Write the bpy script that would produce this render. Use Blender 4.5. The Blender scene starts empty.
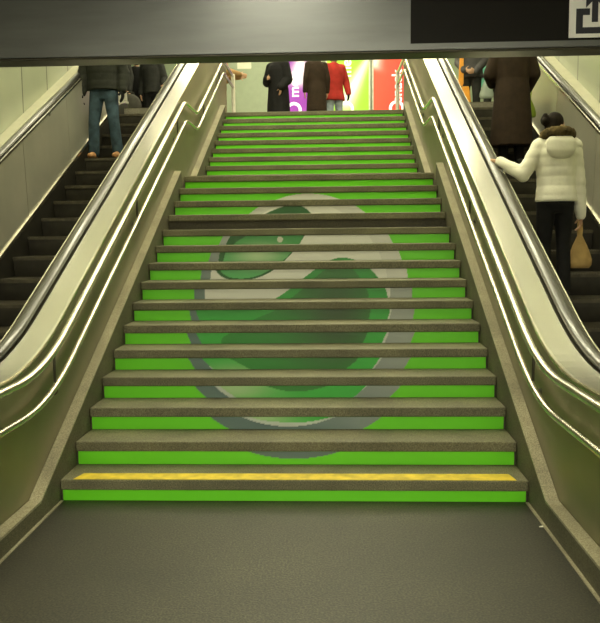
import bpy, bmesh, math, random
from mathutils import Vector, Matrix, noise as mnoise
random.seed(4)
C = bpy.context.scene.collection
SC = bpy.context.scene
PI = math.pi

# ------------------------------------------------------------------ helpers
def wloc(o):
    v = Vector((0, 0, 0))
    while o is not None:
        v = v + o.location; o = o.parent
    return v

class MB:
    """collects shapes (in world coordinates unless local=True at build) for ONE mesh"""
    def __init__(s): s.v = []; s.f = []
    def add(s, vs, fs):
        b = len(s.v); s.v += [tuple(x) for x in vs]; s.f += [tuple(i + b for i in f) for f in fs]
    def box(s, x0, x1, y0, y1, z0, z1):
        s.add([(x0,y0,z0),(x1,y0,z0),(x1,y1,z0),(x0,y1,z0),(x0,y0,z1),(x1,y0,z1),(x1,y1,z1),(x0,y1,z1)],
              [(0,3,2,1),(4,5,6,7),(0,1,5,4),(1,2,6,5),(2,3,7,6),(3,0,4,7)])
    def prism_x(s, poly, x0, x1):
        """poly = [(y,z)...] extruded along x"""
        n = len(poly)
        vs = [(x0, y, z) for y, z in poly] + [(x1, y, z) for y, z in poly]
        fs = [tuple(range(n)), tuple(reversed(range(n, 2 * n)))]
        fs += [(i, i + n, (i + 1) % n + n, (i + 1) % n) for i in range(n)]
        s.add(vs, fs)
    def prism_y(s, poly, y0, y1):
        """poly = [(x,z)...] extruded along y"""
        n = len(poly)
        vs = [(x, y0, z) for x, z in poly] + [(x, y1, z) for x, z in poly]
        fs = [tuple(range(n)), tuple(reversed(range(n, 2 * n)))]
        fs += [(i, i + n, (i + 1) % n + n, (i + 1) % n) for i in range(n)]
        s.add(vs, fs)
    def rings(s, rs, cap=True):
        """list of rings of equal point count"""
        n = len(rs[0]); vs = [p for r in rs for p in r]; fs = []
        for a in range(len(rs) - 1):
            for i in range(n):
                fs.append((a*n+i, a*n+(i+1) % n, (a+1)*n+(i+1) % n, (a+1)*n+i))
        if cap:
            fs.append(tuple(reversed(range(n)))); fs.append(tuple((len(rs)-1)*n + i for i in range(n)))
        s.add(vs, fs)
    def tube(s, pts, r, n=10):
        pts = [Vector(p) for p in pts]; rs = []
        rad = r if isinstance(r, (list, tuple)) else [r] * len(pts)
        up = None
        for i, p in enumerate(pts):
            a = pts[max(i-1, 0)]; b = pts[min(i+1, len(pts)-1)]
            t = (b - a).normalized()
            if up is None:
                up = Vector((0, 0, 1)) if abs(t.z) < .9 else Vector((1, 0, 0))
            u = t.cross(up).normalized(); w = u.cross(t).normalized(); up = w
            k = 1.0
            if 0 < i < len(pts)-1:
                c = (pts[i]-pts[i-1]).normalized().dot((pts[i+1]-pts[i]).normalized())
                k = 1.0 / max(.5, math.sqrt((1 + c) / 2))
            rs.append([p + u*math.cos(2*PI*j/n)*rad[i] + w*math.sin(2*PI*j/n)*rad[i]*k for j in range(n)])
        s.rings(rs)
    def capsule(s, a, b, ra, rb, n=14, flat=1.0):
        a = Vector(a); b = Vector(b); t = b - a
        if t.length < 1e-6: t = Vector((0, 0, 1e-4)); b = a + t
        t.normalize()
        up = Vector((0, 1, 0)) if abs(t.y) < .9 else Vector((1, 0, 0))
        u = t.cross(up).normalized(); w = u.cross(t).normalized()
        rs = []
        def ring(c, r): rs.append([c + (u*math.cos(2*PI*j/n) + w*math.sin(2*PI*j/n)*flat) * max(r, 1e-4) for j in range(n)])
        for k in range(5, -1, -1):
            th = PI/2*k/5.2; ring(a - t*ra*math.sin(th), ra*math.cos(th))
        for k in range(0, 6):
            th = PI/2*k/5.2; ring(b + t*rb*math.sin(th), rb*math.cos(th))
        s.rings(rs)
    def chain(s, pts, rad, n=14):
        for i in range(len(pts)-1): s.capsule(pts[i], pts[i+1], rad[i], rad[i+1], n)
    def loft(s, secs, n=20):
        """secs = [(z, cx, cy, rx, ry)] ellipses stacked in z"""
        s.rings([[(cx+rx*math.cos(2*PI*j/n), cy+ry*math.sin(2*PI*j/n), z) for j in range(n)] for z, cx, cy, rx, ry in secs])
    def ball(s, c, rx, ry, rz, n=16):
        s.rings([[(c[0]+rx*math.sin(t)*math.cos(2*PI*j/n), c[1]+ry*math.sin(t)*math.sin(2*PI*j/n), c[2]-rz*math.cos(t)) for j in range(n)]
                 for t in [PI*(k+.12)/10.24 for k in range(11)]])
    def mesh(s, name, mats, smooth=False):
        me = bpy.data.meshes.new(name); me.from_pydata(s.v, [], s.f); me.validate()
        bm = bmesh.new(); bm.from_mesh(me); bmesh.ops.recalc_face_normals(bm, faces=bm.faces); bm.to_mesh(me); bm.free()
        for m in (mats if isinstance(mats, (list, tuple)) else [mats]): me.materials.append(m)
        if smooth: me.polygons.foreach_set('use_smooth', [True]*len(me.polygons))
        return me
    def build(s, name, mat, parent=None, local=False, smooth=False, bevel=0):
        if parent is not None and not local:
            w = wloc(parent); s.v = [(x-w.x, y-w.y, z-w.z) for x, y, z in s.v]
        me = s.mesh(name, mat, smooth)
        o = bpy.data.objects.new(name, me); C.objects.link(o)
        if parent is not None: o.parent = parent
        if bevel:
            m = o.modifiers.new('bevel', 'BEVEL'); m.width = bevel; m.segments = 2; m.limit_method = 'ANGLE'
        return o
    def blend(s, name, mat, parent, voxel=.012, it=6, local=True):
        """fuse the overlapping shapes into one continuous skin"""
        if parent is not None and not local:
            w = wloc(parent); s.v = [(x-w.x, y-w.y, z-w.z) for x, y, z in s.v]
        me0 = s.mesh(name, mat)
        o = bpy.data.objects.new(name, me0); C.objects.link(o)
        r = o.modifiers.new('r', 'REMESH'); r.mode = 'VOXEL'; r.voxel_size = voxel
        sm = o.modifiers.new('s', 'SMOOTH'); sm.iterations = it; sm.factor = .5
        dg = bpy.context.evaluated_depsgraph_get()
        me = bpy.data.meshes.new_from_object(o.evaluated_get(dg))
        o.modifiers.clear(); o.data = me
        if not me.materials: me.materials.append(mat)
        me.polygons.foreach_set('use_smooth', [True]*len(me.polygons))
        if parent is not None: o.parent = parent
        return o

def tag(o, label, cat, group=None, kind=None):
    o['label'] = label; o['category'] = cat
    if group: o['group'] = group
    if kind: o['kind'] = kind
    return o
def thing(name, label, cat, loc, group=None, rz=0):
    o = bpy.data.objects.new(name, None); o.empty_display_size = .1; C.objects.link(o)
    o.location = loc; o.rotation_euler = (0, 0, rz)
    return tag(o, label, cat, group)
def struct(mb, name, mat, **k):
    o = mb.build(name, mat, **k); o['kind'] = 'structure'; return o

# ------------------------------------------------------------------ materials
def nodes(name):
    m = bpy.data.materials.new(name); m.use_nodes = True
    nt = m.node_tree; b = nt.nodes['Principled BSDF']
    return m, nt, b
def N(nt, t, **k):
    n = nt.nodes.new(t)
    for a, v in k.items(): setattr(n, a, v)
    return n
def ramp(nt, src, stops):
    r = N(nt, 'ShaderNodeValToRGB'); e = r.color_ramp.elements
    while len(e) < len(stops): e.new(.5)
    for i, (p, c) in enumerate(stops): e[i].position = p; e[i].color = (*c, 1)
    nt.links.new(src, r.inputs[0]); return r
def mat(name, col, rough=.6, metal=0, var=.15, scale=8, bump=0, bscale=60, stretch=(1,1,1), spec=.5, rvar=0):
    m, nt, b = nodes(name)
    tc = N(nt, 'ShaderNodeTexCoord'); mp = N(nt, 'ShaderNodeMapping'); mp.inputs['Scale'].default_value = stretch
    nt.links.new(tc.outputs['Object'], mp.inputs[0])
    nz = N(nt, 'ShaderNodeTexNoise'); nz.inputs['Scale'].default_value = scale; nz.inputs['Detail'].default_value = 5
    nt.links.new(mp.outputs[0], nz.inputs['Vector'])
    lo = tuple(max(0, c*(1-var)) for c in col); hi = tuple(min(1, c*(1+var)) for c in col)
    r = ramp(nt, nz.outputs['Fac'], [(.3, lo), (.7, hi)])
    nt.links.new(r.outputs[0], b.inputs['Base Color'])
    b.inputs['Roughness'].default_value = rough; b.inputs['Metallic'].default_value = metal
    b.inputs['Specular IOR Level'].default_value = spec
    if rvar:
        mr = N(nt, 'ShaderNodeMapRange'); mr.inputs['To Min'].default_value = rough-rvar; mr.inputs['To Max'].default_value = rough+rvar
        nt.links.new(nz.outputs['Fac'], mr.inputs[0]); nt.links.new(mr.outputs[0], b.inputs['Roughness'])
    if bump:
        n2 = N(nt, 'ShaderNodeTexNoise'); n2.inputs['Scale'].default_value = bscale; n2.inputs['Detail'].default_value = 3
        nt.links.new(mp.outputs[0], n2.inputs['Vector'])
        bp = N(nt, 'ShaderNodeBump'); bp.inputs['Strength'].default_value = bump; bp.inputs['Distance'].default_value = .01
        nt.links.new(n2.outputs['Fac'], bp.inputs['Height']); nt.links.new(bp.outputs[0], b.inputs['Normal'])
    return m
def speckle(name, base, dark, light, rough, big=.9, fine=130):
    """stone / asphalt with fine grain and large worn patches"""
    m, nt, b = nodes(name)
    tc = N(nt, 'ShaderNodeTexCoord')
    n1 = N(nt, 'ShaderNodeTexNoise'); n1.inputs['Scale'].default_value = fine; n1.inputs['Detail'].default_value = 2
    n2 = N(nt, 'ShaderNodeTexNoise'); n2.inputs['Scale'].default_value = big; n2.inputs['Detail'].default_value = 6
    for n in (n1, n2): nt.links.new(tc.outputs['Object'], n.inputs['Vector'])
    r1 = ramp(nt, n1.outputs['Fac'], [(.3, dark), (.5, base), (.72, light)])
    r2 = ramp(nt, n2.outputs['Fac'], [(.3, (.72,.72,.72)), (.7, (1.2,1.2,1.18))])
    mx = N(nt, 'ShaderNodeMix', data_type='RGBA', blend_type='MULTIPLY'); mx.inputs[0].default_value = 1
    nt.links.new(r1.outputs[0], mx.inputs[6]); nt.links.new(r2.outputs[0], mx.inputs[7])
    nt.links.new(mx.outputs[2], b.inputs['Base Color'])
    b.inputs['Roughness'].default_value = rough
    bp = N(nt, 'ShaderNodeBump'); bp.inputs['Strength'].default_value = .25; bp.inputs['Distance'].default_value = .004
    nt.links.new(n1.outputs['Fac'], bp.inputs['Height']); nt.links.new(bp.outputs[0], b.inputs['Normal'])
    return m
def attr_mat(name, rough=.45, emit=0):
    m, nt, b = nodes(name)
    a = N(nt, 'ShaderNodeAttribute'); a.attribute_name = 'print'
    nt.links.new(a.outputs['Color'], b.inputs['Base Color']); b.inputs['Roughness'].default_value = rough
    if emit:
        nt.links.new(a.outputs['Color'], b.inputs['Emission Color']); b.inputs['Emission Strength'].default_value = emit
    return m
def emis(name, col, s):
    m, nt, b = nodes(name)
    b.inputs['Base Color'].default_value = (*col, 1); b.inputs['Emission Color'].default_value = (*col, 1)
    b.inputs['Emission Strength'].default_value = s
    return m
def steel(name, col, rough, rvar=.08, stretch=(6, 1, 6), var=.12, scale=3):
    return mat(name, col, rough, 1.0, var=var, scale=scale, stretch=stretch, rvar=rvar)

def floor_mat():
    m = speckle('floor_asphalt', (.027,.026,.014), (.007,.007,.0045), (.058,.055,.032), .5, 1.3, 95)
    nt = m.node_tree; b = nt.nodes['Principled BSDF']
    src = b.inputs['Base Color'].links[0].from_socket
    tc = N(nt, 'ShaderNodeTexCoord'); sx = N(nt, 'ShaderNodeSeparateXYZ'); nt.links.new(tc.outputs['Object'], sx.inputs[0])
    ab = N(nt, 'ShaderNodeMath', operation='ABSOLUTE'); nt.links.new(sx.outputs['X'], ab.inputs[0])
    nz = N(nt, 'ShaderNodeTexNoise'); nz.inputs['Scale'].default_value = 2.2; nz.inputs['Detail'].default_value = 6; nt.links.new(tc.outputs['Object'], nz.inputs['Vector'])
    ad = N(nt, 'ShaderNodeMath', operation='MULTIPLY_ADD'); nt.links.new(nz.outputs['Fac'], ad.inputs[0]); ad.inputs[1].default_value = .9; nt.links.new(ab.outputs[0], ad.inputs[2])
    r = ramp(nt, ad.outputs[0], [(.0, (1.45,1.42,1.35)), (1.0, (.8,.78,.74))]); 
    mr = N(nt, 'ShaderNodeMapRange'); nt.links.new(ad.outputs[0], mr.inputs[0]); mr.inputs['From Min'].default_value = .6; mr.inputs['From Max'].default_value = 1.75; nt.links.new(mr.outputs[0], r.inputs[0])
    mx = N(nt, 'ShaderNodeMix', data_type='RGBA', blend_type='MULTIPLY'); mx.inputs[0].default_value = 1
    nt.links.new(src, mx.inputs[6]); nt.links.new(r.outputs[0], mx.inputs[7]); nt.links.new(mx.outputs[2], b.inputs['Base Color'])
    return m   # trodden path down the middle is paler than the grimy edges
M = {}
M['tread'] = speckle('tread_stone', (.132,.126,.066), (.068,.065,.032), (.205,.195,.112), .62, 2.5)
M['core'] = speckle('riser_stone', (.045,.040,.022), (.025,.022,.012), (.07,.06,.036), .7, 2.5)
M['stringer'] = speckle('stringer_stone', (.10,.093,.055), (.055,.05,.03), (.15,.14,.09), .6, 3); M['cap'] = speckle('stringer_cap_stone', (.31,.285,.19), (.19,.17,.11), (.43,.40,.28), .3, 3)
M['floor'] = floor_mat()
M['upfloor'] = speckle('upper_floor_stone', (.20,.19,.14), (.12,.11,.08), (.28,.26,.2), .5, 1)
M['yellow'] = mat('yellow_marking', (.62,.47,.02), .6, var=.25, scale=14)
M['deck'] = steel('brushed_deck_steel', (.56,.55,.48), .27, 0, (2, .5, 2), .03)
M['panel'] = steel('cladding_steel', (.34,.315,.215), .52, .05, (.8, .8, .8), .12, 2)
M['inner'] = mat('inner_panel_steel', (.40,.39,.31), .30, .45, var=.1, scale=2, rvar=.06)
M['lip'] = mat('dark_lip_steel', (.06,.056,.038), .5, .3)
M['trim'] = steel('polished_trim_steel', (.85,.82,.70), .22)
M['rail'] = steel('handrail_steel', (.76,.73,.63), .22, .03)
M['rubber'] = mat('handrail_rubber', (.035,.034,.03), .28, spec=.9)
M['rubber'].node_tree.nodes['Principled BSDF'].inputs['Coat Weight'].default_value = .7; M['rubber'].node_tree.nodes['Principled BSDF'].inputs['Coat Roughness'].default_value = .14
M['step'] = mat('escalator_step_metal', (.075,.066,.042), .5, .3, var=.3, scale=20)
M['riser'] = mat('escalator_riser_metal', (.03,.027,.018), .5, .2, var=.3)
M['skirt'] = mat('escalator_skirt', (.03,.028,.02), .45, .5)
M['cream'] = mat('ledge_enamel', (.42,.41,.29), .35, var=.06)
M['gantry'] = steel('gantry_metal', (.145,.150,.143), .36, .03, (1, 1, 8), .08)
M['lipdark'] = mat('gantry_underside', (.055,.052,.036), .35, .7, var=.15)
M['display'] = mat('display_glass', (.006,.005,.003), .5, var=.1, spec=.15)
M['white'] = emis('pictogram_white', (.74,.73,.66), .05)
M['ink'] = mat('pictogram_black', (.012,.012,.02), .5)
M['print'] = attr_mat('printed_vinyl', .42)
M['ad'] = attr_mat('backlit_print', .4, .75)
M['adwhite'] = emis('backlit_lettering', (.95,.93,.85), .8)
M['frame'] = mat('advert_frame', (.7,.7,.58), .4, .3)
M['ceil'] = mat('ceiling_paint', (.5,.49,.42), .8)
M['lowceil'] = mat('low_ceiling_paint', (.30,.30,.26), .8)
M['lamp'] = emis('lamp_diffuser', (1, .94, .64), 19)
M['lamp2'] = emis('low_lamp_diffuser', (1, .95, .74), 40)
M['lampbox'] = mat('lamp_housing', (.6,.6,.58), .5)
M['post'] = mat('post_enamel', (.75,.72,.6), .4)
def tilewall():
    m, nt, b = nodes('wall_panels')
    tc = N(nt, 'ShaderNodeTexCoord'); sx = N(nt, 'ShaderNodeSeparateXYZ'); nt.links.new(tc.outputs['Object'], sx.inputs[0])
    a = N(nt, 'ShaderNodeMath', operation='ADD'); a.inputs[1].default_value = .70 + 8*.78; nt.links.new(sx.outputs['Y'], a.inputs[0])
    d = N(nt, 'ShaderNodeMath', operation='MODULO'); d.inputs[1].default_value = .78; nt.links.new(a.outputs[0], d.inputs[0])
    l = N(nt, 'ShaderNodeMath', operation='LESS_THAN'); l.inputs[1].default_value = .028; nt.links.new(d.outputs[0], l.inputs[0])
    nz = N(nt, 'ShaderNodeTexNoise'); nz.inputs['Scale'].default_value = 1.5; nt.links.new(tc.outputs['Object'], nz.inputs['Vector'])
    r = ramp(nt, nz.outputs['Fac'], [(.3, (.32,.345,.235)), (.7, (.37,.395,.275))])
    mx = N(nt, 'ShaderNodeMix', data_type='RGBA'); nt.links.new(l.outputs[0], mx.inputs[0]); nt.links.new(r.outputs[0], mx.inputs[6])
    mx.inputs[7].default_value = (.10,.10,.07,1); nt.links.new(mx.outputs[2], b.inputs['Base Color']); b.inputs['Roughness'].default_value = .3
    return m
M['wall'] = tilewall()
M['backwall'] = mat('back_wall_panels', (.40,.48,.33), .35, var=.04)
M['lowwall'] = mat('concourse_wall', (.42,.41,.32), .5, var=.08)

# ------------------------------------------------------------------ dimensions
W, D1, d, h = 1.472, 4.541, .31, .16
SL = h/d
NL = 15                                    # risers of the lower flight, the last one carries the landing
YL = D1 + 14*d; ZL = NL*h                  # landing edge
YU, ZU, d2, h2, NU = 10.137, 2.512, .293, .151, 9   # first upper nosing
YT = YU + 8*d2; ZT = ZU + 8*h2             # top floor edge
XP = 1.552                                 # stair-side face of the escalator cladding
FZ = .02; XB = 7.0; XW = 3.28                                  # side walls
def lin(Y, w): return .16 + (Y-D1)*SL + w
CT = math.cos(math.atan(SL))
def path(w, df=0):
    """height along Y of a line w above the stair pitch, levelling out at both ends"""
    zb = CT*(w+.2) + df; zt = ZT + CT*(w+.2)
    yb = D1 + (zb-.16-w)/SL; yt = D1 + (zt-.16-w)/SL; r = .5
    def f(Y):
        if Y < yb-r: return zb
        if Y < yb+r: return zb + SL*(Y-yb+r)**2/(4*r)
        if Y < yt-r: return lin(Y, w)
        if Y < yt+r: return zt - SL*(yt+r-Y)**2/(4*r)
        return zt
    return f
Y0, Y1 = 1.4, 13.4
YS = [Y0] + [3.5+.1*i for i in range(0, 18)] + [5.5+.5*i for i in range(0, 11)] + [10.8+.1*i for i in range(0, 18)] + [Y1]
def sweep(mb, poly, sgn, ya=Y0, yb=Y1, df=0):
    """poly [(X, w, dz)...] swept along the escalator"""
    ys = [ya] + [y for y in YS if ya < y < yb] + [yb]
    rs = []
    fs = [path(p[1], df) for p in poly]
    for y in ys: rs.append([(sgn*p[0], y, f(y)+p[2]) for p, f in zip(poly, fs)])
    mb.rings(rs)

# ------------------------------------------------------------------ setting
b = MB(); b.box(-XW, XW, -14, D1+.017, -.2, FZ); b.box(-XW, -1.6, D1+.017, D1+.25, -.2, FZ); b.box(1.6, XW, D1+.017, D1+.25, -.2, FZ); struct(b, 'floor', M['floor'])
b = MB(); b.box(-XB, XB, 12.9, 19, ZT-.3, ZT); b.box(-XB, -XW, 12.4, 12.9, ZT-.3, ZT); b.box(XW, XB, 12.4, 12.9, ZT-.3, ZT); b.box(1.64, XW, 11.95, 12.9, ZT-.3, ZT); b.box(-XW, -1.64, 11.95, 12.9, ZT-.3, ZT)
b.box(-1.5, 1.5, YT+.3, 12.9, ZT-.3, ZT); struct(b, 'floor_upper', M['upfloor'])
for s, nm in ((-1, 'left'), (1, 'right')):
    b = MB(); b.box(min(s*XW, s*(XW+.2)), max(s*XW, s*(XW+.2)), 3.9, 12.4, -.2, 7.4); struct(b, 'wall_'+nm, M['wall'])
    b = MB(); b.box(min(s*XB, s*(XB+.2)), max(s*XB, s*(XB+.2)), 12.2, 19, ZT-.3, 7.4); b.box(min(s*(XW+.2), s*XB), max(s*(XW+.2), s*XB), 12.2, 12.4, ZT-.3, 7.4); struct(b, 'wall_upper_'+nm, M['backwall'])
    b = MB(); b.box(min(s*XW, s*(XW+.2)), max(s*XW, s*(XW+.2)), -14, 3.9, -.2, 3.3); struct(b, 'wall_concourse_'+nm, M['lowwall'])
b = MB(); b.box(-XB-.2, XB+.2, 19, 19.2, -.2, 7.4); struct(b, 'wall_back', M['backwall'])
b = MB(); b.box(-XW-.2, XW+.2, -14.2, -14, -.2, 3.3); struct(b, 'wall_front', M['lowwall'])
b = MB(); b.box(-XB-.2, XB+.2, 3.9, 19.2, 7.4, 7.6); struct(b, 'ceiling', M['ceil'])
b = MB(); b.box(-XW-.2, XW+.2, -14.2, 3.9, 3.3, 3.5); b.box(-XW-.2, XW+.2, 3.7, 3.9, 3.5, 7.4); struct(b, 'ceiling_concourse', M['lowceil'])
# stone skirting along the floor, with a thin light joint beside it
for s, nm, bh in ((-1, 'left', .12), (1, 'right', .15)):
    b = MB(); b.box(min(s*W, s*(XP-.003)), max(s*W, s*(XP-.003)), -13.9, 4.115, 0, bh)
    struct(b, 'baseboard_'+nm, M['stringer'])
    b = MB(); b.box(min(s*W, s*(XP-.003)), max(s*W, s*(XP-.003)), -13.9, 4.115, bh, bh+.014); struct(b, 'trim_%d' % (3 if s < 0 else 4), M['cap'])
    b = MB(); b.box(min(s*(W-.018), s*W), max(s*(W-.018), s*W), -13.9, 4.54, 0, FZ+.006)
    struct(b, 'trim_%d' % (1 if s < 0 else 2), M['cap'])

# ------------------------------------------------------------------ art printed on the riser sheets
def lerp(a, b_, t): return tuple(x+(y-x)*t for x, y in zip(a, b_))
def sm(t): t = min(1, max(0, t)); return t*t*(3-2*t)
def inpoly(x, y, P):
    c = False; n = len(P); j = n-1
    for i in range(n):
        if (P[i][1] > y) != (P[j][1] > y) and x < (P[j][0]-P[i][0])*(y-P[i][1])/(P[j][1]-P[i][1])+P[i][0]: c = not c
        j = i
    return c
def spline(P, k=8):
    out = []; n = len(P)
    for i in range(n):
        p0, p1, p2, p3 = (P[(i+q) % n] for q in (-1, 0, 1, 2))
        for t in [q/k for q in range(k)]:
            out.append(tuple(.5*((2*p1[a])+(-p0[a]+p2[a])*t+(2*p0[a]-5*p1[a]+4*p2[a]-p3[a])*t*t+(-p0[a]+3*p1[a]-3*p2[a]+p3[a])*t**3) for a in (0, 1)))
    return out
GREEN = (.14, .66, .010)
SMALL = spline([(-.845,1.48),(-.80,1.64),(-.69,1.77),(-.46,1.93),(-.15,2.03),(.03,1.95),(.05,1.84),(-.01,1.684),(-.138,1.502),(-.301,1.355),(-.507,1.276),(-.726,1.283),(-.839,1.375)])
SMALLIN = spline([(-.80,1.46),(-.74,1.60),(-.62,1.68),(-.40,1.79),(-.10,1.84),(.01,1.80),(-.03,1.66),(-.15,1.50),(-.31,1.37),(-.507,1.295),(-.70,1.30),(-.80,1.38)])
LOBE = spline([(-.90,1.10),(-.62,1.055),(-.40,1.07),(-.247,1.12),(.012,1.296),(.184,1.417),(.387,1.468),(.60,1.39),(.74,1.22),(.765,1.05),(.70,.86),(.59,.66),(.40,.47),(.16,.385),(-.066,.37),(-.33,.41),(-.60,.58),(-.79,.76),(-.885,.95)], 6)
DARK = spline([(-.66,.82),(-.443,.672),(-.227,.567),(-.012,.526),(.23,.57),(.448,.704),(.56,.90),(.60,1.12),(.52,1.30),(.387,1.42),(.2,1.36),(.02,1.22),(-.2,1.06),(-.45,.95)], 6)
def art(X, Z):
    r = math.hypot(X/.985, (Z-1.182)/.982)
    if r > 1: return GREEN
    t = sm((X*.6+(Z-1.18)*.8+.75)/1.3)                 # metallic print gradient of the ring
    col = lerp((.115,.18,.165), (.62,.63,.57), t)
    if X > .45 and Z < 1.25: col = lerp(col, (.20,.25,.22), .6)
    ri = math.hypot((X+.05)/.84, (Z-1.20)/.86)
    if ri < 1: col = lerp((.72,.73,.66), (.52,.57,.50), sm((1.3-Z)*1.2))
    if inpoly(X, Z, LOBE):
        col = lerp((.045,.45,.05), (.03,.27,.04), sm((Z-.6)/.9))
        hl = math.exp(-(((X+.50)/.28)**2+((Z-.56)/.10)**2)); hl2 = math.exp(-(((X+.26)/.24)**2+((Z-.415)/.06)**2))
        col = lerp(col, (.48,.66,.34), min(1, .85*max(hl, hl2)))
        if inpoly(X, Z, DARK):
            q = math.exp(-(((X-.30)/.38)**2+((Z-1.0)/.42)**2))
            col = lerp((.028,.25,.03), (.035,.085,.022), q)
    if inpoly(X, Z, SMALL):
        col = (.018,.115,.02)
        if inpoly(X, Z, SMALLIN):
            col = lerp((.03,.26,.04), (.09,.42,.12), sm((1.75-Z)/.4))
            col = lerp(col, (.50,.66,.38), .85*math.exp(-(((X+.46)/.22)**2+((Z-1.50)/.10)**2)))
            if math.hypot(X+.26, Z-1.65) < .03: col = (.62,.66,.52)
    return col
def printed(name, xs, zs, y, fn, mt, parent, flip=False):
    """thin printed sheet facing -Y whose colours are a vertex colour print"""
    nx, nz = len(xs), len(zs)
    w = wloc(parent)
    vs = [(x-w.x, y-w.y, z-w.z) for z in zs for x in xs]
    n = nx*nz; vs += [(a, b_+.003, c) for a, b_, c in vs]
    fs = [(j*nx+i, j*nx+i+1, (j+1)*nx+i+1, (j+1)*nx+i) for j in range(nz-1) for i in range(nx-1)]
    bk = [0, nx-1, n-1, n-nx]
    fs.append(tuple(n+k for k in reversed(bk)))
    for a, c in ((0,1),(1,2),(2,3),(3,0)): fs.append((bk[a]+n, bk[c]+n, bk[c], bk[a]))
    me = bpy.data.meshes.new(name); me.from_pydata(vs, [], fs)
    at = me.color_attributes.new('print', 'FLOAT_COLOR', 'POINT')
    cols = []
    one = [(*fn(x, z), 1) for z in zs for x in xs]
    for c in one+one: cols += c
    at.data.foreach_set('color', cols)
    me.materials.append(mt)
    o = bpy.data.objects.new(name, me); C.objects.link(o); o.parent = parent
    return o

# ------------------------------------------------------------------ staircase
st = thing('staircase', 'lower stone flight with printed green risers, yellow nosing line and landing', 'staircase', (0, D1, 0))
RO = .018                                             # riser sits behind the nosing
TH = .068
core = [(D1+RO, 0)]
for k in range(NL):
    y = D1+k*d+RO; core += [(y, k*h+(0 if k == 0 else 0)), (y, (k+1)*h-TH)]
core += [(YU-.02, ZL-TH), (YU-.02, ZL-.35), (D1+1.2, 0)]
core = [p for i, p in enumerate(core) if i == 0 or p != core[i-1]]
b = MB(); b.prism_x(core, -W+.002, W-.002); b.build('stair_core', M['core'], st)
xs = [-W+.012] + [-1.02+.0075*i for i in range(273)] + [W-.014]
for k in range(NL):
    y = D1+k*d; z = (k+1)*h
    back = y+d+RO-.001 if k < NL-1 else YU+.005
    b = MB(); b.box(-W+.001, W-.001, y, back, z-TH, z)
    tr = b.build('tread' if k < NL-1 else 'landing', M['tread'], st, bevel=.008)
    if k != 11:
        zb = k*h+.001 if k else FZ+.001; zs = [zb+(z-TH-.003-zb)*i/12 for i in range(13)]
        xx = xs if 1 <= k <= 13 else [-W+.012, -.5, .5, W-.014]
        printed('riser_sheet', xx, zs, y+RO-.0045, art, M['print'], st)
b = MB(); b.prism_y([(0,0)],0,0) if 0 else b.add([(-W+.085,D1+.006,h+.0005),(W-.075,D1+.006,h+.0005),(W-.095,D1+.125,h+.0005),(-W+.115,D1+.125,h+.0005),(-W+.085,D1+.006,h+.003),(W-.075,D1+.006,h+.003),(W-.095,D1+.125,h+.003),(-W+.115,D1+.125,h+.003)],[(0,3,2,1),(4,5,6,7),(0,1,5,4),(1,2,6,5),(2,3,7,6),(3,0,4,7)]); ys_ = b.build('nosing_stripe', M['yellow'], st); ys_['label'] = 'yellow painted warning stripe'
# stringers beside the lower flight
for s in (-1, 1):
    hh = .12 if s < 0 else .172; bh = .12 if s < 0 else .15
    ye = 8.74
    zt = lambda y: lin(y, hh)
    yk = D1 + (bh-.16-hh)/SL
    poly = [(4.118, 0), (D1+.3, 0), (ye+.1, lin(ye, -.45)), (ye, zt(ye)-.02), (ye-.02, zt(ye-.02))]
    poly += [(max(yk, 4.13), max(bh, zt(4.13))), (4.118, bh)]
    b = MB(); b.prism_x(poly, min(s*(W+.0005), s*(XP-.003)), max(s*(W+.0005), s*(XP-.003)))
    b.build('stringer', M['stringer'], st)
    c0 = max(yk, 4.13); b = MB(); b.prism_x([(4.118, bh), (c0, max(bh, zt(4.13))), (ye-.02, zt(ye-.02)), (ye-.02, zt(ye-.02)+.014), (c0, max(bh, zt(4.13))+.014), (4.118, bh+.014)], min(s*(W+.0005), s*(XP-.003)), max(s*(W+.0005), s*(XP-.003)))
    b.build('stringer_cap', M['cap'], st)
# upper flight
su = thing('staircase', 'upper stone flight with plain green risers above the landing', 'staircase', (0, YU, ZL))
WU = 1.47
core = [(YU+RO, ZL-.3)]
for k in range(NU):
    y = YU+k*d2+RO; core += [(y, (ZU-h2+k*h2 if k else ZL)-.0), (y, ZU+k*h2-TH)]
core += [(YT+.28, ZT-TH), (YT+.28, ZT-.4), (YU+.6, ZL-.3)]
b = MB(); b.prism_x(core, -WU+.002, WU-.002); b.build('stair_core', M['core'], su)
for k in range(NU):
    y = YU+k*d2; z = ZU+k*h2
    b = MB(); b.box(-WU+.001, WU-.001, y, y+d2+RO-.001, z-TH, z); b.build('tread', M['tread'], su, bevel=.008)
    z0 = (z-h2 if k else ZL)+.001
    printed('riser_sheet', [-WU+.02, 0, WU-.02], [z0, z-TH-.003], y+RO-.0045, lambda x, z: GREEN, M['print'], su)
for s in (-1, 1):
    zl = lambda y, o: ZU+(y-YU)*h2/d2+o
    ya, yb = 9.72, YT+.1
    poly = [(ya, ZL+.001), (YU+.02, ZL+.001), (yb, ZT-.3), (yb, zl(yb, .07)), (ya, max(zl(ya, .10), ZL+.06))]
    b = MB(); b.prism_x(poly, min(s*(WU+.0005), s*(XP-.003)), max(s*(WU+.0005), s*(XP-.003))); b.build('stringer', M['stringer'], su); za = max(zl(ya, .10), ZL+.06); b = MB(); b.prism_x([(ya, za), (yb, zl(yb, .07)), (yb, zl(yb, .07)+.014), (ya, za+.014)], min(s*(WU+.0005), s*(XP-.003)), max(s*(WU+.0005), s*(XP-.003))); b.build('stringer_cap', M['cap'], su)

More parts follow.
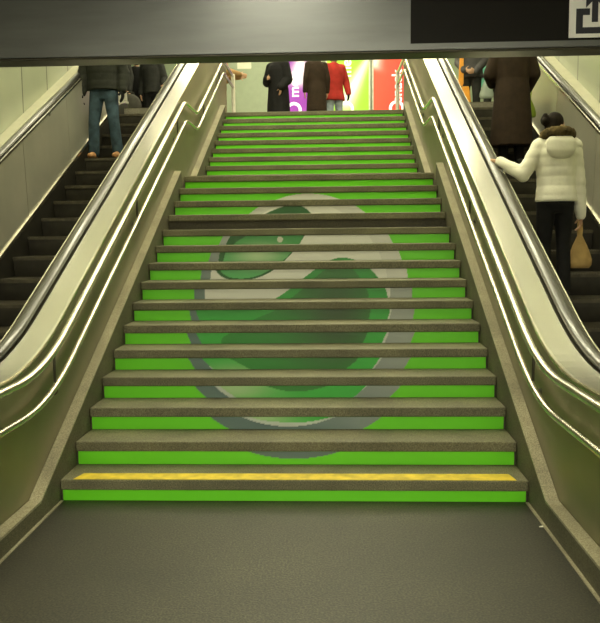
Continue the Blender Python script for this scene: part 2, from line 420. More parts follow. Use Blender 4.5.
# ------------------------------------------------------------------ escalators
def escalator(s, label, ph):
    e = thing('escalator', label, 'escalator', (s*2.48, 4.6, 0))
    df = .005*s
    # cladding towards the stairs
    f = path(.80, df); ys = [Y0]+[y for y in YS if Y0 < y < Y1]+[Y1]
    poly = [(y, f(y)) for y in ys] + [(Y1, ZT), (12.88, ZT), (12.88, ZT-.4), (5.4, 0), (Y0, 0)]
    b = MB(); b.prism_x(poly, s*XP, s*(XP+.04)); b.build('side_cladding', M['panel'], e)
    b = MB(); sweep(b, [(XP-.006, .82, 0), (1.715, .82, 0), (1.715, .82, -.03), (XP-.006, .82, -.03)], s, df=df); b.build('deck', M['deck'], e)
    b = MB(); sweep(b, [(XP-.012, .825, 0), (XP+.004, .825, 0), (XP+.004, .825, -.02), (XP-.012, .825, -.02)], s, df=df); b.build('deck_edge', M['trim'], e)
    b = MB(); sweep(b, [(1.715, .80, 0), (1.865, .79, 0), (1.865, .79, -.03), (1.715, .80, -.03)], s, df=df); b.build('inner_deck', M['lip'], e)
    b = MB(); sweep(b, [(1.859, .794, 0), (1.868, .794, 0), (1.868, .794, -.02), (1.859, .794, -.02)], s, df=df); b.build('deck_trim', M['trim'], e)
    def belt(cx, w):
        n = 12; pr = [(cx+.036*math.copysign(abs(math.cos(2*PI*j/n))**.8, math.cos(2*PI*j/n)), w, .03*math.sin(2*PI*j/n)) for j in range(n)]
        b = MB(); sweep(b, pr, s, Y0-.05, Y1-.05 if cx < 2 else 12.15, df=df if cx < 2 else 0); o = b.build('handrail_belt', M['rubber'], e, smooth=True)
    belt(1.768, .84); belt(3.085, .835)
    # near side inner balustrade and skirt
    b = MB(); sweep(b, [(1.835, .765, 0), (1.86, .765, 0), (1.975, -.06, 0), (1.95, -.06, 0)], s); b.build('inner_panel', M['inner'], e)
    b = MB(); sweep(b, [(1.95, -.06, 0), (1.978, -.06, 0), (1.978, -.42, 0), (1.95, -.42, 0)], s); b.build('skirt_panel', M['skirt'], e)
    xa, xb = sorted((s*XP, s*1.862)); b = MB(); b.box(xa, xb, Y0-.012, Y0-.001, 0.021, path(.80, df)(Y0)+.003); b.build('newel_panel', M['panel'], e)
    # far side
    for (ya, yb) in ((Y0, 5.2), (5.21, 6.6), (6.61, 8.0), (8.01, 9.4), (9.41, 10.8), (10.81, 12.2)):
        b = MB(); sweep(b, [(3.03, .80, 0), (3.06, .80, 0), (3.03, -.06, 0), (3.00, -.06, 0)], s, ya, yb); b.build('inner_panel', M['inner'], e)
    b = MB(); sweep(b, [(2.985, -.03, 0), (3.012, -.03, 0), (3.012, -.07, 0), (2.985, -.07, 0)], s, Y0, 12.2); b.build('skirt_trim', M['trim'], e)
    b = MB(); sweep(b, [(2.994, -.07, 0), (3.02, -.07, 0), (3.02, -.42, 0), (2.994, -.42, 0)], s, Y0, 12.2); b.build('skirt_panel', M['skirt'], e)
    b = MB(); sweep(b, [(3.018, .815, 0), (3.034, .815, 0), (3.034, .79, 0), (3.018, .79, 0)], s, Y0, 12.2); b.build('deck_trim', M['trim'], e)
    b = MB(); sweep(b, [(3.034, .80, 0), (3.15, .80, 0), (3.15, .76, 0), (3.034, .76, 0)], s, Y0, 12.2); b.build('inner_deck', M['lip'], e)
    b = MB(); sweep(b, [(3.15, .83, 0), (XW-.002, .83, .01), (XW-.002, .70, 0), (3.15, .70, 0)], s, Y0, 12.2); b.build('wall_ledge', M['cream'], e)
    # steps
    first = None
    for k in range(0, 18):
        yn = 4.62+.4*(k+ph); z = .2067*(k+ph)
        b = MB()
        xa, xb = sorted((s*1.982, s*2.99))
        b.box(xa, xb, yn, yn+.405, z-.03, z)
        n = 40                                           # ribbed tread
        for i in range(n):
            x = xa+.02+(xb-xa-.04)*i/(n-1); b.box(x-.005, x+.005, yn+.002, yn+.40, z, z+.008)
        t = b.build('step', M['step'], e)
        b = MB()                                         # curved riser below the nosing
        pr = [(yn+.012+.05*(1-math.cos(q*PI/2/5))*.6, z-.03-.19*q/5) for q in range(6)]
        b.prism_x(pr+[(pr[-1][0]+.03, pr[-1][1]), (yn+.05, z-.031)], xa+.002, xb-.002)
        b.build('step_riser', M['riser'], t)
    b = MB(); xa, xb = sorted((s*1.982, s*2.99)); b.box(xa, xb, 2.6, 4.70, FZ-.01, FZ+.006); b.build('comb_plate', M['step'], e)
    b = MB(); b.box(xa, xb, 11.96, 13.0, ZT, ZT+.01); b.build('comb_plate', M['step'], e)
    return e
escalator(-1, 'steel escalator left of the green stairs, carrying a man in blue jeans down', .23)
escalator(1, 'steel escalator right of the green stairs, carrying the woman in the white jacket', .275)

# ------------------------------------------------------------------ stair handrails
def bend(P, r=.10, k=4):
    """round the corners of a polyline"""
    P = [Vector(p) for p in P]; out = [P[0]]
    for i in range(1, len(P)-1):
        a = (P[i-1]-P[i]); c = (P[i+1]-P[i]); q = min(r, a.length*.45, c.length*.45)
        a.normalize(); c.normalize(); A = P[i]+a*q; B = P[i]+c*q
        for t in [j/k for j in range(k+1)]: out.append(A*(1-t)**2+P[i]*2*t*(1-t)+B*t*t)
    out.append(P[-1]); return out
def rail_pts(s, w, zf, ztop, zmid, up):
    x = s*1.49
    yk = D1 + (zf-.16-w)/SL
    ytop = 10.0 + (ztop-zmid)/.495
    return bend([(x, 2.5, zf), (x, yk, zf), (x, D1+(zmid-.16-w)/SL, zmid), (x, 9.98, zmid), (x, ytop, ztop), (x, 13.9, ztop)], .35 if False else .16)
def rail(s, w, zf, zmid, ztop):
    x = s*1.49; yk = D1+(zf-.16-w)/SL
    P = bend([(s*(XP-.001), 1.62, zf), (x, 1.62, zf), (x, 1.8, zf)], .05)
    r = .42
    for i in range(9):
        y = yk-r+2*r*i/8; P.append(Vector((x, y, zf+SL*(y-yk+r)**2/(4*r))))
    ym = D1+(zmid-.16-w)/SL
    rest = bend([P[-1], Vector((x, ym, zmid)), Vector((x, 9.98, zmid)), Vector((x, 9.98+(ztop-zmid)/.495, ztop)), Vector((x, 13.85, ztop))], .14)
    return P+rest[1:]
def hand_rail(s, label):
    t = thing('stair_handrail', label, 'handrail', (s*1.52, 9, 3), 'steel handrails along the stairs')
    df = .005*s
    U = rail(s, .775, .875+df, 3.30, 4.58); L = rail(s, .54, .668+df, 3.095, 4.38)
    b = MB(); b.tube(U, .024, 12); b.build('upper_rail', M['rail'], t, smooth=True)
    b = MB(); b.tube(L, .021, 12); b.build('lower_rail', M['rail'], t, smooth=True)
    def zat(P, y):
        for a, c in zip(P, P[1:]):
            if a.y <= y <= c.y: return a.z+(c.z-a.z)*(y-a.y)/max(1e-6, c.y-a.y)
        return P[-1].z
    for y in (2.5, 4.62, 6.8, 8.75, 10.6, 12.2):
        b = MB(); zu, zl = zat(U, y), zat(L, y); xw = s*(XP+.002)
        b.tube(bend([(xw, y, zl-.07), (s*1.50, y, zl-.07), (s*1.49, y, zl-.005)], .03), .008, 8)
        b.tube([(s*1.505, y, zl), (s*1.505, y, zu-.01)], .009, 8)
        b.tube([(s*1.547, y, zl-.07), (xw, y, zl-.07)], .03, 12)
        b.build('bracket', M['lip'], t, smooth=True)
    b = MB(); b.tube([(s*1.49, 13.85, ZT), (s*1.49, 13.85, 4.62)], .035, 12); b.tube([(s*1.49, 13.85, ZT), (s*1.49, 13.85, ZT+.012)], .08, 16)
    b.build('end_post', M['post'], t, smooth=False)
hand_rail(-1, 'double steel handrail on the left side of the green stairs')
hand_rail(1, 'double steel handrail on the right side of the green stairs')

# ------------------------------------------------------------------ overhead sign box
g = thing('sign_box', 'wide dark metal overhead sign box across the top of the view', 'sign', (0, 3.55, 2.53))
YG = 3.5
b = MB(); b.box(-XW+.003, XW-.003, YG+.006, YG+.135, 2.504, 3.298); b.build('housing', M['lipdark'], g, bevel=.006)
b = MB(); b.box(-XW+.003, .62, YG-.006, YG+.006, 2.514, 3.298); b.box(.62, XW-.003, YG-.006, YG+.006, 2.514, 2.541); b.box(.62, XW-.003, YG-.006, YG+.006, 3.2, 3.298)
b.build('front_panel', M['gantry'], g)
b = MB(); b.box(.621, XW-.003, YG-.002, YG+.006, 2.542, 3.199); o = b.build('display_panel', M['display'], g)
b = MB(); b.box(-XW+.003, XW-.003, YG-.004, YG+.006, 2.502, 2.513); b.build('bottom_trim', M['lipdark'], g, bevel=.004)
PX, PZ = 1.324, 2.552                                   # lower left corner of the pictogram plate
b = MB(); b.box(PX, PX+.225, YG-.006, YG-.002, PZ, PZ+.225); pp = b.build('pictogram_plate', M['white'], g); pp['label'] = 'white square plate with a black way out pictogram'
b = MB(); q = .001
def pbox(x0, x1, z0, z1): b.box(PX+x0, PX+x1, YG-.008, YG-.0055, PZ+z0, PZ+z1)
pbox(.030, .060, .017, .125); pbox(.165, .195, .017, .125); pbox(.060, .165, .017, .044); pbox(.060, .090, .097, .125); pbox(.135, .165, .097, .125)
pbox(.099, .126, .066, .20)
for sx in (-1, 1):
    pts = [(0, .205), (sx*.0, .168), (sx*.040, .128), (sx*.040, .166)]
    b.prism_y([(PX+.1125+x, PZ+z) for x, z in pts], YG-.008, YG-.0055)
b.build('pictogram', M['ink'], pp)

# ------------------------------------------------------------------ adverts on the far wall
def text_mesh(txt, size, name, mt, parent, x, y, z, rz):
    cu = bpy.data.curves.new('t', 'FONT'); cu.body = txt; cu.size = size*.72; cu.extrude = .003; cu.offset = .006
    to = bpy.data.objects.new('t', cu); C.objects.link(to)
    dg = bpy.context.evaluated_depsgraph_get()
    me = bpy.data.meshes.new_from_object(to.evaluated_get(dg)); me.name = name
    C.objects.unlink(to); bpy.data.objects.remove(to); bpy.data.curves.remove(cu)
    me.transform(Matrix.Rotation(PI/2, 4, 'X')); me.transform(Matrix.Rotation(rz, 4, 'Y'))
    me.materials.clear(); me.materials.append(mt)
    o = bpy.data.objects.new(name, me); C.objects.link(o); o.parent = parent
    w = wloc(parent); o.location = (x-w.x, y-w.y, z-w.z)
    return o
YA = 18.9
def px2x(u, Y=YA): return .2176 + (u-327)/744.5*Y
def px2z(v, Y=YA): return 1.689 + (235.5-v)/744.5*Y
def advert(u0, u1, ut, base, edge, txt, vtop, beam, label):
    x0, x1 = px2x(u0), px2x(u1)
    a = thing('advertising_panel', label, 'advertisement', ((x0+x1)/2, YA, ZT+.3), 'backlit advertising panels on the far wall')
    b = MB()
    for (p, q, r, t) in ((x0, x0+.04, 4.1, 6.75), (x1-.04, x1, 4.1, 6.75), (x0+.04, x1-.04, 4.1, 4.15), (x0+.04, x1-.04, 6.7, 6.75)): b.box(p, q, YA-.02, YA+.08, r, t)
    b.build('frame', M['frame'], a)
    b = MB(); b.box(x0+.02, x1-.02, YA+.012, YA+.099, 4.12, 6.73); b.build('light_box', M['lampbox'], a)
    (bx0, bz0), (bx1, bz1) = beam
    dx, dz = bx1-bx0, bz1-bz0; Ln = math.hypot(dx, dz)
    def col(x, z):
        t = ((x-bx0)*dx+(z-bz0)*dz)/Ln/Ln; dist = abs((x-bx0)*dz-(z-bz0)*dx)/Ln
        wv = .05+.14*max(0, 1-t); k = math.exp(-(dist/wv)**2)*(.95 if t > 0 else math.exp(-(t*6)**2))*(.55+.45*max(0, 1-abs(t-.3)))
        c = lerp(base, edge, sm((x-x0)/(x1-x0)))
        return lerp(c, (.95,.93,.80), min(1, k))
    nx, nz = 40, 90
    printed('poster', [x0+.04+(x1-x0-.08)*i/nx for i in range(nx+1)], [4.15+2.55*i/nz for i in range(nz+1)], YA, col, M['ad'], a)
    # round emblem ring at the foot of the word
    b = MB(); cx, cz = px2x(ut), px2z(113); n = 28
    R = [[(cx+r*math.cos(2*PI*j/n), y, cz+r*math.sin(2*PI*j/n)) for r, y in ((.19, YA-.003), (.12, YA-.003), (.12, YA-.0005), (.19, YA-.0005))] for j in range(n)]
    R.append(R[0]); b.rings(R, cap=False); b.build('emblem', M['adwhite'], a)
    text_mesh(txt, .48, 'lettering', M['adwhite'], a, px2x(ut)+.12, YA-.004, px2z(vtop), -PI/2)
advert(279, 322, 294, (.30,.035,.40), (.22,.02,.30), 'mou', 101, ((px2x(298), px2z(84)), (px2x(304), px2z(50))), 'purple backlit advertising panel, leftmost, partly behind the people in dark coats')
advert(325, 368.5, 345, (.33,.66,.015), (.30,.68,.03), 'me', 83, ((px2x(345), px2z(105)), (px2x(368), px2z(62))), 'lime green backlit advertising panel between the purple and red ones')
advert(370, 414, 394, (.78,.075,.035), (.70,.05,.03), 'snack', 107, ((px2x(370), px2z(70)), (px2x(379), px2z(50))), 'red backlit advertising panel, rightmost, behind the end of the railing')

# ------------------------------------------------------------------ people
def skinmat(n, c): return mat(n, c, .5, var=.06)
SKIN = skinmat('skin', (.52,.30,.20)); SKIN2 = skinmat('skin_warm', (.55,.33,.20))
def cloth(n, c, rough=.85, var=.18, bump=.3, bs=40): return mat(n, c, rough, var=var, scale=10, bump=bump, bscale=bs, spec=.2)
EYE = mat('eye_dark', (.02,.015,.01), .2); LIP = mat('lips', (.40,.14,.11), .5)
def V(*a): return Vector(a)
class Pose:
    def __init__(s, **k):
        s.sh = {-1: V(-.175,0,1.40), 1: V(.175,0,1.40)}
        s.el = {-1: V(-.235,-.03,1.12), 1: V(.235,-.03,1.12)}
        s.wr = {-1: V(-.245,.03,.87), 1: V(.245,.03,.87)}
        s.hd = {-1: V(0,.05,-1), 1: V(0,.05,-1)}            # pointing direction of the hand
        s.kn = {-1: V(-.10,.03,.49), 1: V(.10,.03,.49)}
        s.an = {-1: V(-.10,-.02,.085), 1: V(.10,-.02,.085)}
        s.head = 0.0; s.curl = .5; s.nod = V(0,0,0)
        for a, v in k.items():
            if isinstance(v, dict):
                getattr(s, a).update({q: V(*w) for q, w in v.items()})
            else: setattr(s, a, v)
        s.hip = {-1: V(-.085,0,.90), 1: V(.085,0,.90)}
def hand(b, wr, dr, side, curl):
    dr = dr.normalized()
    inn = V(-side, 0, 0); nrm = (inn-dr*inn.dot(dr))
    if nrm.length < .2: nrm = V(0,0,-1)-dr*(-dr.z)
    nrm.normalize()                                        # palm side
    lat = dr.cross(nrm).normalized()
    if lat.y < 0: lat = -lat                               # thumb side = forward
    base = wr+dr*.085
    b.capsule(wr, wr+dr*.03, .026, .028)
    for q in (-1.2, -.4, .4, 1.2): b.capsule(wr+dr*.025+lat*q*.012, base+lat*q*.0175, .016, .0135)
    for i, q in enumerate((1.5, .5, -.5, -1.5)):
        L = (.072, .08, .075, .058)[i]; p = base+lat*q*.018; t = dr.copy(); r = .0095
        for j in range(3):
            a = curl*(.35+.35*j); t = (dr*math.cos(a*1.2)+nrm*math.sin(a*1.2)).normalized()
            n2 = p+t*L*(.45, .32, .26)[j]; b.capsule(p, n2, r, r*.93, 8); p = n2; r *= .93
    p = wr+dr*.03+lat*.022; t = (dr*.6+lat*.7+nrm*.35).normalized()
    for j in range(2):
        n2 = p+t*(.045, .032)[j]; b.capsule(p, n2, .0125-.001*j, .0115-.001*j, 8); p = n2; t = (t+dr*.5+nrm*.2).normalized()
def person(label, loc, rz, p, skin=SKIN, scale=1.0, voxel=.0095):
    b = MB()
    b.loft([(.80,0,0,.10,.08), (.86,0,-.01,.155,.105), (.95,0,-.01,.155,.108), (1.06,0,0,.130,.09), (1.20,0,0,.148,.105), (1.32,0,0,.165,.105), (1.40,0,-.005,.14,.085), (1.45,0,-.01,.07,.06), (1.50,0,-.005,.055,.055)])
    b.capsule((0,-.01,1.42), (0,.005,1.52), .056, .052)
    R = Matrix.Rotation(p.head, 3, 'Z'); H0 = V(0,.01,1.52)+p.nod
    def hb(x, y, z, rx, ry, rz_):
        c = MB(); c.ball((0,0,0), rx, ry, rz_); b.add([H0+R@(V(x, y, z)+V(*v)) for v in c.v], c.f)
    hb(0, .005, .105, .076, .095, .112); hb(0, .03, .035, .055, .06, .065)
    hb(0, .098, .075, .013, .02, .026); hb(-.078, 0, .08, .012, .022, .032); hb(.078, 0, .08, .012, .022, .032)
    hb(0, .075, .012, .024, .024, .02); hb(0, .088, .038, .024, .012, .008)
    for s in (-1, 1):
        b.capsule(V(s*.06,0,1.42), p.sh[s], .06, .058)
        b.capsule(p.sh[s], p.el[s], .053, .041); b.capsule(p.el[s], p.wr[s], .041, .027); hand(b, p.wr[s], p.hd[s], s, p.curl)
        b.capsule(p.hip[s]+V(0,0,-.02), p.kn[s], .088, .056); b.capsule(p.kn[s], p.an[s], .056, .038)
        kn = p.kn[s]*.65+p.an[s]*.35; b.capsule(kn+V(0,-.015,0), p.kn[s]*.4+p.an[s]*.6, .052, .042)
        a = p.an[s]; b.capsule(a, a+V(0,-.02,-.045), .036, .034); b.capsule(a+V(0,-.01,-.05), a+V(0,.14,-.055), .032, .026)
    o = b.blend('person', skin, None, voxel, 4)
    tag(o, label, 'person'); o.location = loc; o.rotation_euler = (0, 0, rz); o.scale = (scale,)*3
    e = MB()
    for s in (-1, 1):
        c = MB(); c.ball((0,0,0), .011, .007, .007, 8); e.add([H0+R@(V(s*.030, .094, .098)+V(*v)) for v in c.v], c.f)
    e.build('eyes', EYE, o, local=True, smooth=True)
    return o
def trousers(o, p, m, extra=.0, flare=.0, name='trousers'):
    b = MB(); b.loft([(.78,0,0,.13,.10), (.86,0,-.01,.178,.125), (.95,0,-.01,.174,.122), (1.03,0,0,.155,.11)])
    for s in (-1, 1):
        b.capsule(p.hip[s]+V(s*.005,0,-.03), p.kn[s], .103+extra, .074+extra)
        b.capsule(p.kn[s], p.an[s]+V(0,0,.0), .074+extra, .062+extra+flare)
    b.blend(name, m, o, .012, 5)
def shoes(o, p, m):
    for s in (-1, 1):
        b = MB(); a = p.an[s]; z = a.z-.085
        b.capsule(a+V(0,-.03,-.04), a+V(0,.06,-.035), .045, .045); b.capsule(a+V(0,.05,-.045), a+V(0,.17,-.052), .045, .038); b.capsule(a, a+V(0,-.02,-.04), .05, .048)
        ob = b.blend('shoe', m, o, .01, 3)
        for v in ob.data.vertices:
            if v.co.z < z: v.co.z = z
def coat(o, p, m, hem=.80, puff=.0, flare=0, name='coat', sleeves=True, collar=True, quilt=0):
    b = MB(); g_ = .022+puff
    secs = []
    if hem < .85: secs += [(hem, 0, -.005, .185+g_+flare, .135+g_+flare*.8), ((hem+.9)/2, 0, -.005, .18+g_+flare*.5, .13+g_+flare*.4)]
    else: secs += [(hem, 0, -.005, .165+g_, .115+g_)]
    for q in ((.92,0,-.01,.165,.115), (1.06,0,0,.150,.108), (1.20,0,0,.165,.118), (1.32,0,0,.178,.116), (1.40,0,-.005,.155,.10), (1.455,0,-.01,.085,.075)):
        if q[0] > secs[-1][0]+.02: secs.append((q[0], q[1], q[2], q[3]+g_, q[4]+g_))
    if collar: secs.append((1.50, 0, -.005, .085, .08))
    b.loft(secs, 24)
    for s in (-1, 1):
        b.capsule(V(s*.07,0,1.40), p.sh[s], .072+puff, .070+puff)
        b.capsule(p.sh[s], p.el[s], .068+puff, .058+puff); b.capsule(p.el[s], p.wr[s], .058+puff, .045+puff*.7)
    ob = b.blend(name, m, o, .012, 4)
    if quilt:
        for v in ob.data.vertices:
            n = v.normal; k = quilt*(abs(math.sin(v.co.z*PI/.085))**.5-1); v.co += n*k
    return ob
def hair(o, p, m, style='short'):
    R = Matrix.Rotation(p.head, 3, 'Z'); H0 = V(0,.01,1.52)+p.nod; b = MB()
    def hb(x, y, z, rx, ry, rz_):
        c = MB(); c.ball((0,0,0), rx, ry, rz_); b.add([H0+R@(V(x, y, z)+V(*v)) for v in c.v], c.f)
    hb(0, -.012, .130, .086, .096, .100); hb(0, -.045, .085, .080, .065, .085)
    if style == 'bun': hb(-.03, -.105, .15, .05, .05, .05); hb(-.01, -.135, .14, .034, .03, .034); hb(-.07, -.10, .16, .026, .024, .026); hb(-.02, -.12, .19, .028, .028, .024)
    if style == 'long': hb(0, -.055, .0, .095, .06, .13); hb(-.075,-.02,.03,.03,.06,.11); hb(.075,-.02,.03,.03,.06,.11)
    b.blend('hair', m, o, .010, 3)
def gloves(o, p, m, sides=(-1, 1)):
    for s in sides:
        b = MB(); hand(b, p.wr[s], p.hd[s], s, p.curl); c = b.v; cen = p.wr[s]
        ob = b.blend('glove', m, o, .008, 2)
        for v in ob.data.vertices: v.co += v.normal*.006
DARKHAIR = mat('dark_brown_hair', (.013,.009,.006), .75, spec=.15, var=.4, scale=40, stretch=(1, 1, .2)); TANHAIR = mat('light_brown_hair', (.16,.09,.035), .5, var=.3, scale=40)
BLACK = cloth('black_cloth', (.012,.012,.012)); CHAR = cloth('charcoal_cloth', (.03,.031,.028)); BROWN = cloth('dark_brown_coat_cloth', (.030,.019,.011))
JEAN = cloth('blue_denim', (.045,.075,.095), var=.4); LJEAN = cloth('pale_denim', (.33,.40,.45)); TANSHOE = mat('tan_leather', (.38,.19,.07), .55); DSHOE = mat('black_leather', (.015,.014,.013), .4)
WHITE = cloth('white_quilted_cloth', (.86,.84,.70), .7, .06, .25, 25); FUR = cloth('brown_fur', (.13,.095,.04), .95, .6, 1.0, 160)
RED = cloth('red_jacket_cloth', (.38,.03,.022)); OLIVE = cloth('dark_olive_jacket_cloth', (.026,.028,.022)); GREY = cloth('grey_jacket_cloth', (.085,.083,.085)); TEAL = cloth('teal_jacket_cloth', (.12,.36,.27)); TAN = cloth('tan_jacket_cloth', (.36,.22,.09))

def stepz(ph, k): return 4.62+.4*(k+ph), .2067*(k+ph)+.008

# woman in the white jacket on the right escalator
yn, zn = stepz(.275, 5)
p = Pose(sh={-1:(-.17,0,1.38), 1:(.17,0,1.38)}, el={-1:(-.33,-.02,1.13), 1:(.225,.0,1.06)}, wr={-1:(-.515,.165,1.262), 1:(.275,.05,.765)}, hd={-1:(-.55,.5,.05), 1:(.0,.05,-1)}, head=-1.05, curl=.85, nod=V(0,.045,-.05))
p.kn = {-1: V(-.09,.05,.49), 1: V(.095,.02,.49)}
pw = person('woman in white fur-collared jacket and black trousers holding the escalator handrail', (2.29, yn+.17, zn), 0, p, SKIN2, .985)
pw.scale = (.90, .97, .985)
trousers(pw, p, BLACK, -.004, .01); shoes(pw, p, DSHOE)
cw = coat(pw, p, WHITE, .88, .014, 0, 'jacket', quilt=.006); cw['label'] = 'white padded jacket'
b = MB()
for i in range(20):
    a = 2*PI*i/20; b.capsule((.125*math.cos(a), .105*math.sin(a)-.015, 1.475-.025*math.sin(a)), (.125*math.cos(a+.32), .105*math.sin(a+.32)-.015, 1.475-.025*math.sin(a+.32)), .054, .054, 8)
fur = b.blend('fur_collar', FUR, pw, .012, 2)
for v in fur.data.vertices: v.co += v.normal*.012*mnoise.noise(v.co*55)
b = MB(); b.loft([(1.25,0,-.135,.03,.015), (1.275,0,-.14,.11,.03), (1.33,0,-.145,.145,.042), (1.42,0,-.13,.15,.05), (1.46,0,-.12,.11,.03)]); b.blend('hood', WHITE, pw, .012, 4)
hair(pw, p, DARKHAIR, 'bun')
# the bag in her right hand
def gathered_bag(name, label, loc, mt, ht, wd):
    t = thing(name, label, 'bag', loc)
    b = MB(); n = 20; rs = []
    for z, r in ((0, .55), (-.10, .62), (-.22, .50), (-.45, .55), (-.62, .78), (-.80, .98), (-.93, 1.0), (-1.0, .82)):
        rs.append([(wd/2*r*math.cos(2*PI*j/n)*(1+.05*math.sin(5*2*PI*j/n+z*7))*(.38 if z > -.3 else 1), wd*.28*r*math.sin(2*PI*j/n)*(.6 if z > -.3 else 1), ht*z) for j in range(n)])
    b.rings(rs); b.build('bag_body', mt, t, local=True, smooth=True)
    b = MB()
    for sx in (-1, 1): b.tube(bend([(sx*.016, 0, -.04*ht), (sx*.02, 0, .035), (0, 0, .06)], .02), .007, 8)
    b.build('bag_handle', mt, t, local=True, smooth=True); return t
TANBAG = mat('tan_bag_cloth', (.42,.28,.10), .8, var=.2, bump=.4, bscale=30)
gathered_bag('carrier_bag', 'tan cloth bag hanging from the right hand of the white-jacketed woman', (2.29+.275*.90, yn+.17+.062, zn+.645), TANBAG, .38, .23)

# person in a long brown coat higher up on the right escalator
yn, zn = stepz(.275, 12)
p = Pose(el={-1:(-.27,.02,1.13), 1:(.27,.02,1.13)}, wr={-1:(-.20,.24,1.06), 1:(.24,.20,.98)}, hd={-1:(.2,1,-.1), 1:(0,.8,-.6)})
pb = person('person in long dark brown coat seen from behind on the right escalator', (2.55, yn+.17, zn), 0, p)
trousers(pb, p, BLACK); shoes(pb, p, DSHOE); coat(pb, p, BROWN, .24, .03, .035); hair(pb, p, DARKHAIR, 'long')
GREENBAG = mat('green_plastic', (.33,.46,.04), .4, var=.15)
gathered_bag('shopping_bag', 'small yellow-green bag held beside the long brown coat', (2.55+.29, yn+.17+.26, zn+.93), GREENBAG, .30, .17)

# man in jeans on the left escalator, facing the camera
yn, zn = stepz(.23, 13)
p = Pose(el={-1:(-.27,-.02,1.13), 1:(.27,-.02,1.13)}, wr={-1:(-.27,.06,.90), 1:(.29,.03,.88)}, kn={-1:(-.135,.05,.49), 1:(.135,.04,.49)}, an={-1:(-.165,.0,.085), 1:(.165,.0,.085)})
pm = person('man in dark olive jacket and blue jeans riding down the left escalator', (-2.76, yn+.20, zn), PI, p)
trousers(pm, p, JEAN, 0, .012, 'jeans'); shoes(pm, p, TANSHOE); coat(pm, p, OLIVE, .90, .028, 0, 'jacket', quilt=.006); hair(pm, p, DARKHAIR); gloves(pm, p, BLACK)

# people on the upper floor
zf = ZT+.001
def at(u, Y): return .2176+(u-327)/744.5*Y
def upper(label, u, Y, rz, cm, tm, hem, p=None, hm=DARKHAIR, sc=1.0, puff=.02, flare=.01, sm_=DSHOE, cname='coat', hstyle='short', glove=False):
    p = p or Pose()
    o = person(label, (at(u, Y), Y, zf), rz, p, SKIN2, sc, .0105)
    trousers(o, p, tm); shoes(o, p, sm_); coat(o, p, cm, hem, puff, flare, cname); hair(o, p, hm, hstyle)
    if glove: gloves(o, p, BLACK)
    return o, p
upper('person in long black coat at the stair head by the pale wall', 279, 15.6, 2.5, BLACK, BLACK, .42, Pose(wr={-1:(-.20,.16,.95), 1:(.10,.24,1.13)}, hd={1:(-.8,.5,0)}, el={1:(.26,.03,1.12)}), puff=.045)
upper('person in long dark brown coat beside the red jacket at the stair head', 316.5, 15.2, .3, BROWN, BLACK, .45, Pose(), TANHAIR, sc=.95, puff=.004, hstyle='long')
upper('person in red jacket, pale jeans and black gloves at the stair head', 333.5, 15.8, -2.75, RED, LJEAN, .74, Pose(el={-1:(-.28,-.02,1.13), 1:(.25,0,1.12)}, wr={-1:(-.30,.06,.90)}), puff=.02, cname='jacket', glove=True)
o, p = upper('person in tan jacket holding out a sheet of paper behind the left railing', 223, 15.0, -1.4, TAN, CHAR, .98, Pose(el={1:(.24,.10,1.16), -1:(-.22,.05,1.15)}, wr={1:(.12,.36,1.12), -1:(-.10,.36,1.12)}, hd={1:(-.1,1,0), -1:(.1,1,0)}), cname='jacket')
upper('person in dark coat and trousers standing left of the pair above the left escalator', 140, 15.8, .2, BLACK, BLACK, .80, Pose(an={-1:(-.09,0,.085), 1:(.09,.1,.085)}))
upper('person in dark coat, right one of the pair above the left escalator', 155.5, 15.3, 2.9, CHAR, BLACK, .86, Pose(el={-1:(-.26,-.02,1.13)}, wr={-1:(-.30,.12,1.0)}, hd={-1:(-.2,.3,-.9)}))
o, p = upper('person in charcoal coat with a red scarf above the left escalator behind the man', 122, 15.0, 2.9, CHAR, BLACK, .55, Pose())
b = MB(); b.capsule((-.09,.16,1.42), (-.12,.185,.92), .035, .03); b.capsule((-.10,.13,1.46), (.10,.13,1.46), .04, .04); sc_ = b.blend('scarf', RED, o, .012, 3); sc_['label'] = 'red scarf'
upper('person in grey jacket at the head of the right escalator beside an orange bag', 466, 14.2, 2.9, GREY, CHAR, .82, Pose(wr={1:(.12,.2,.93), -1:(-.1,.2,.90)}, hd={1:(-.8,.4,-.2), -1:(.8,.4,-.2)}), cname='jacket')
upper('person in teal jacket at the head of the right escalator behind the brown coat', 487, 14.9, 2.7, TEAL, CHAR, .80, Pose(), cname='jacket')

# things they carry
ORANGE = mat('orange_plastic', (.86,.36,.03), .45, var=.1); PAPER = mat('white_paper', (.82,.80,.66), .7, var=.04)
Y = 14.05
t = thing('shoulder_bag', 'orange bag with long orange strap beside the grey jacket', 'bag', (at(458, Y), Y, 4.20))
X = at(458.5, Y)
b = MB(); b.prism_y([(X-.09, 4.42), (X-.055, 5.16), (X+.0, 5.16), (X+.005, 4.42), (X-.02, 4.36)], Y-.015, Y+.015); b.build('strap', ORANGE, t, bevel=.005)
b = MB(); b.prism_y([(X-.03, 4.36), (X+.10, 4.36), (X+.15, 3.98), (X-.01, 3.98)], Y-.06, Y+.05); b.build('bag_body', ORANGE, t, bevel=.02)
t = thing('newspaper', 'folded white paper held out in front of the tan jacket', 'paper', (at(246, 14.7), 14.72, 4.90))
b = MB(); X = at(246, 14.7)
for i, (dx, dz) in enumerate(((0, 0), (.004, .006), (.008, .012))): b.box(X-.13+dx, X+.13+dx, 14.70+.012*i, 14.708+.012*i, 4.90+dz, 5.01+dz)
b.build('sheets', PAPER, t)
m, nt, bs = nodes('clear_plastic'); bs.inputs['Base Color'].default_value = (.5,.58,.5,1); bs.inputs['Alpha'].default_value = .55; bs.inputs['Roughness'].default_value = .25
gathered_bag('plastic_bag', 'pale translucent plastic bag with green contents by the teal jacket', (at(481.5, 14.0), 14.05, 4.60), m, .45, .26)
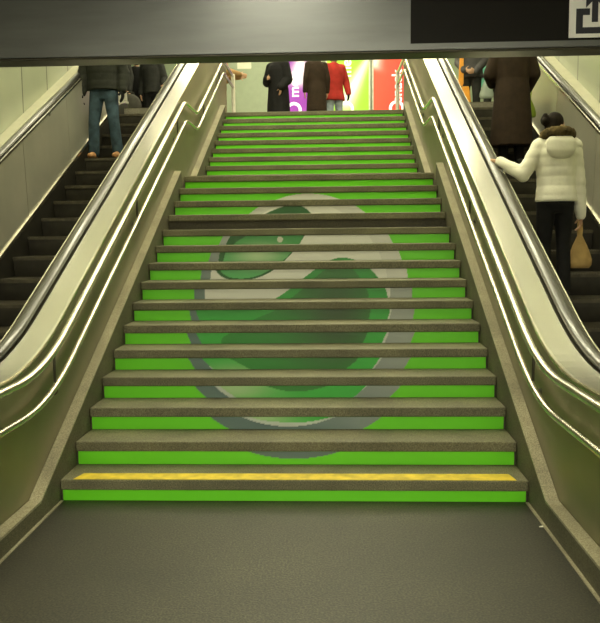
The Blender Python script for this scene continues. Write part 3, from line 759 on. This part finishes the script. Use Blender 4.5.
DBAG = cloth('dark_grey_bag_cloth', (.05,.048,.038))
yb, zb = stepz(.23, 17)
t = thing('travel_bag', 'dark rounded bag standing at the head of the left escalator', 'bag', (-3.10, 12.75, ZT+.011))
b = MB(); b.ball((-3.10, 12.75, ZT+.18), .19, .13, .20); b.ball((-3.10, 12.75, ZT+.12), .185, .13, .115); o = b.blend('bag_body', DBAG, t, .02, 3, local=False)
b = MB(); b.tube(bend([(-3.17, 12.75, ZT+.34), (-3.16, 12.75, ZT+.40), (-3.04, 12.75, ZT+.40), (-3.03, 12.75, ZT+.34)], .04), .012, 8); b.build('bag_handle', DBAG, t, smooth=True)

# small litter seen on the treads and floor
def scrap(x, y, z, lab):
    b = MB(); b.capsule((x-.008, y, z+.004), (x+.01, y+.004, z+.004), .004, .005, 8); tag(b.build('paper_scrap', PAPER, None), lab, 'litter', 'paper scraps')
scrap(-.125, 5.26, .3205, 'tiny pale scrap lying on the second stair tread'); scrap(1.44, 4.15, FZ+.0005, 'tiny pale scrap on the floor beside the right skirting')

# ------------------------------------------------------------------ lamps
def lamp(x, y, z, lx, ly, mt, label, grp):
    t = thing('ceiling_light', label, 'light', (x, y, z), grp)
    b = MB(); b.box(x-lx/2-.03, x+lx/2+.03, y-ly/2-.03, y+ly/2+.03, z-.06, z); b.build('housing', M['lampbox'], t)
    b = MB(); b.box(x-lx/2, x+lx/2, y-ly/2, y+ly/2, z-.075, z-.061); b.build('diffuser', mt, t)
for i, y in enumerate((5.0, 7.0, 9.2, 11.6, 14.2, 16.8)):
    lamp(0, y, 7.399, 5.6, .5, M['lamp'], 'long fluorescent ceiling light across the high hall over the stairs', 'hall ceiling lights')
for i, y in enumerate((-12.6, -10.6, -8.6, -6.6, -4.6, -2.6)):  # rows behind the camera, added to throw frontal light on the riser faces
    lamp(0, y, 3.299, 4.6, .45, M['lamp2'], 'unseen light added under the low concourse ceiling to brighten the risers', 'concourse ceiling lights')

lamp(-.05, 2.15, 3.299, .7, .16, M['lamp2'], 'short ceiling light just in front of the overhead sign box', 'concourse ceiling lights')

# ------------------------------------------------------------------ camera, world, view
cam = bpy.data.cameras.new('camera'); co = bpy.data.objects.new('camera', cam); C.objects.link(co)
co.location = (.2509, .0122, 1.6831)
co.rotation_euler = (Matrix.Rotation(.041, 3, 'Z') @ Matrix.Rotation(PI/2-.1011, 3, 'X') @ Matrix.Rotation(-.0106, 3, 'Z')).to_euler()
cam.sensor_fit = 'HORIZONTAL'; cam.sensor_width = 36; cam.lens = 744.456/600*36; cam.clip_start = .05; cam.clip_end = 100
SC.camera = co
w = bpy.data.worlds.new('world'); SC.world = w; w.use_nodes = True
w.node_tree.nodes['Background'].inputs[0].default_value = (.5,.48,.4,1); w.node_tree.nodes['Background'].inputs[1].default_value = .1
SC.view_settings.view_transform = 'Standard'; SC.view_settings.look = 'None'; SC.view_settings.gamma = 1; SC.view_settings.exposure = 0.0
SC.view_settings.use_curve_mapping = False
SC.cycles.max_bounces = 8; SC.cycles.sample_clamp_indirect = 6
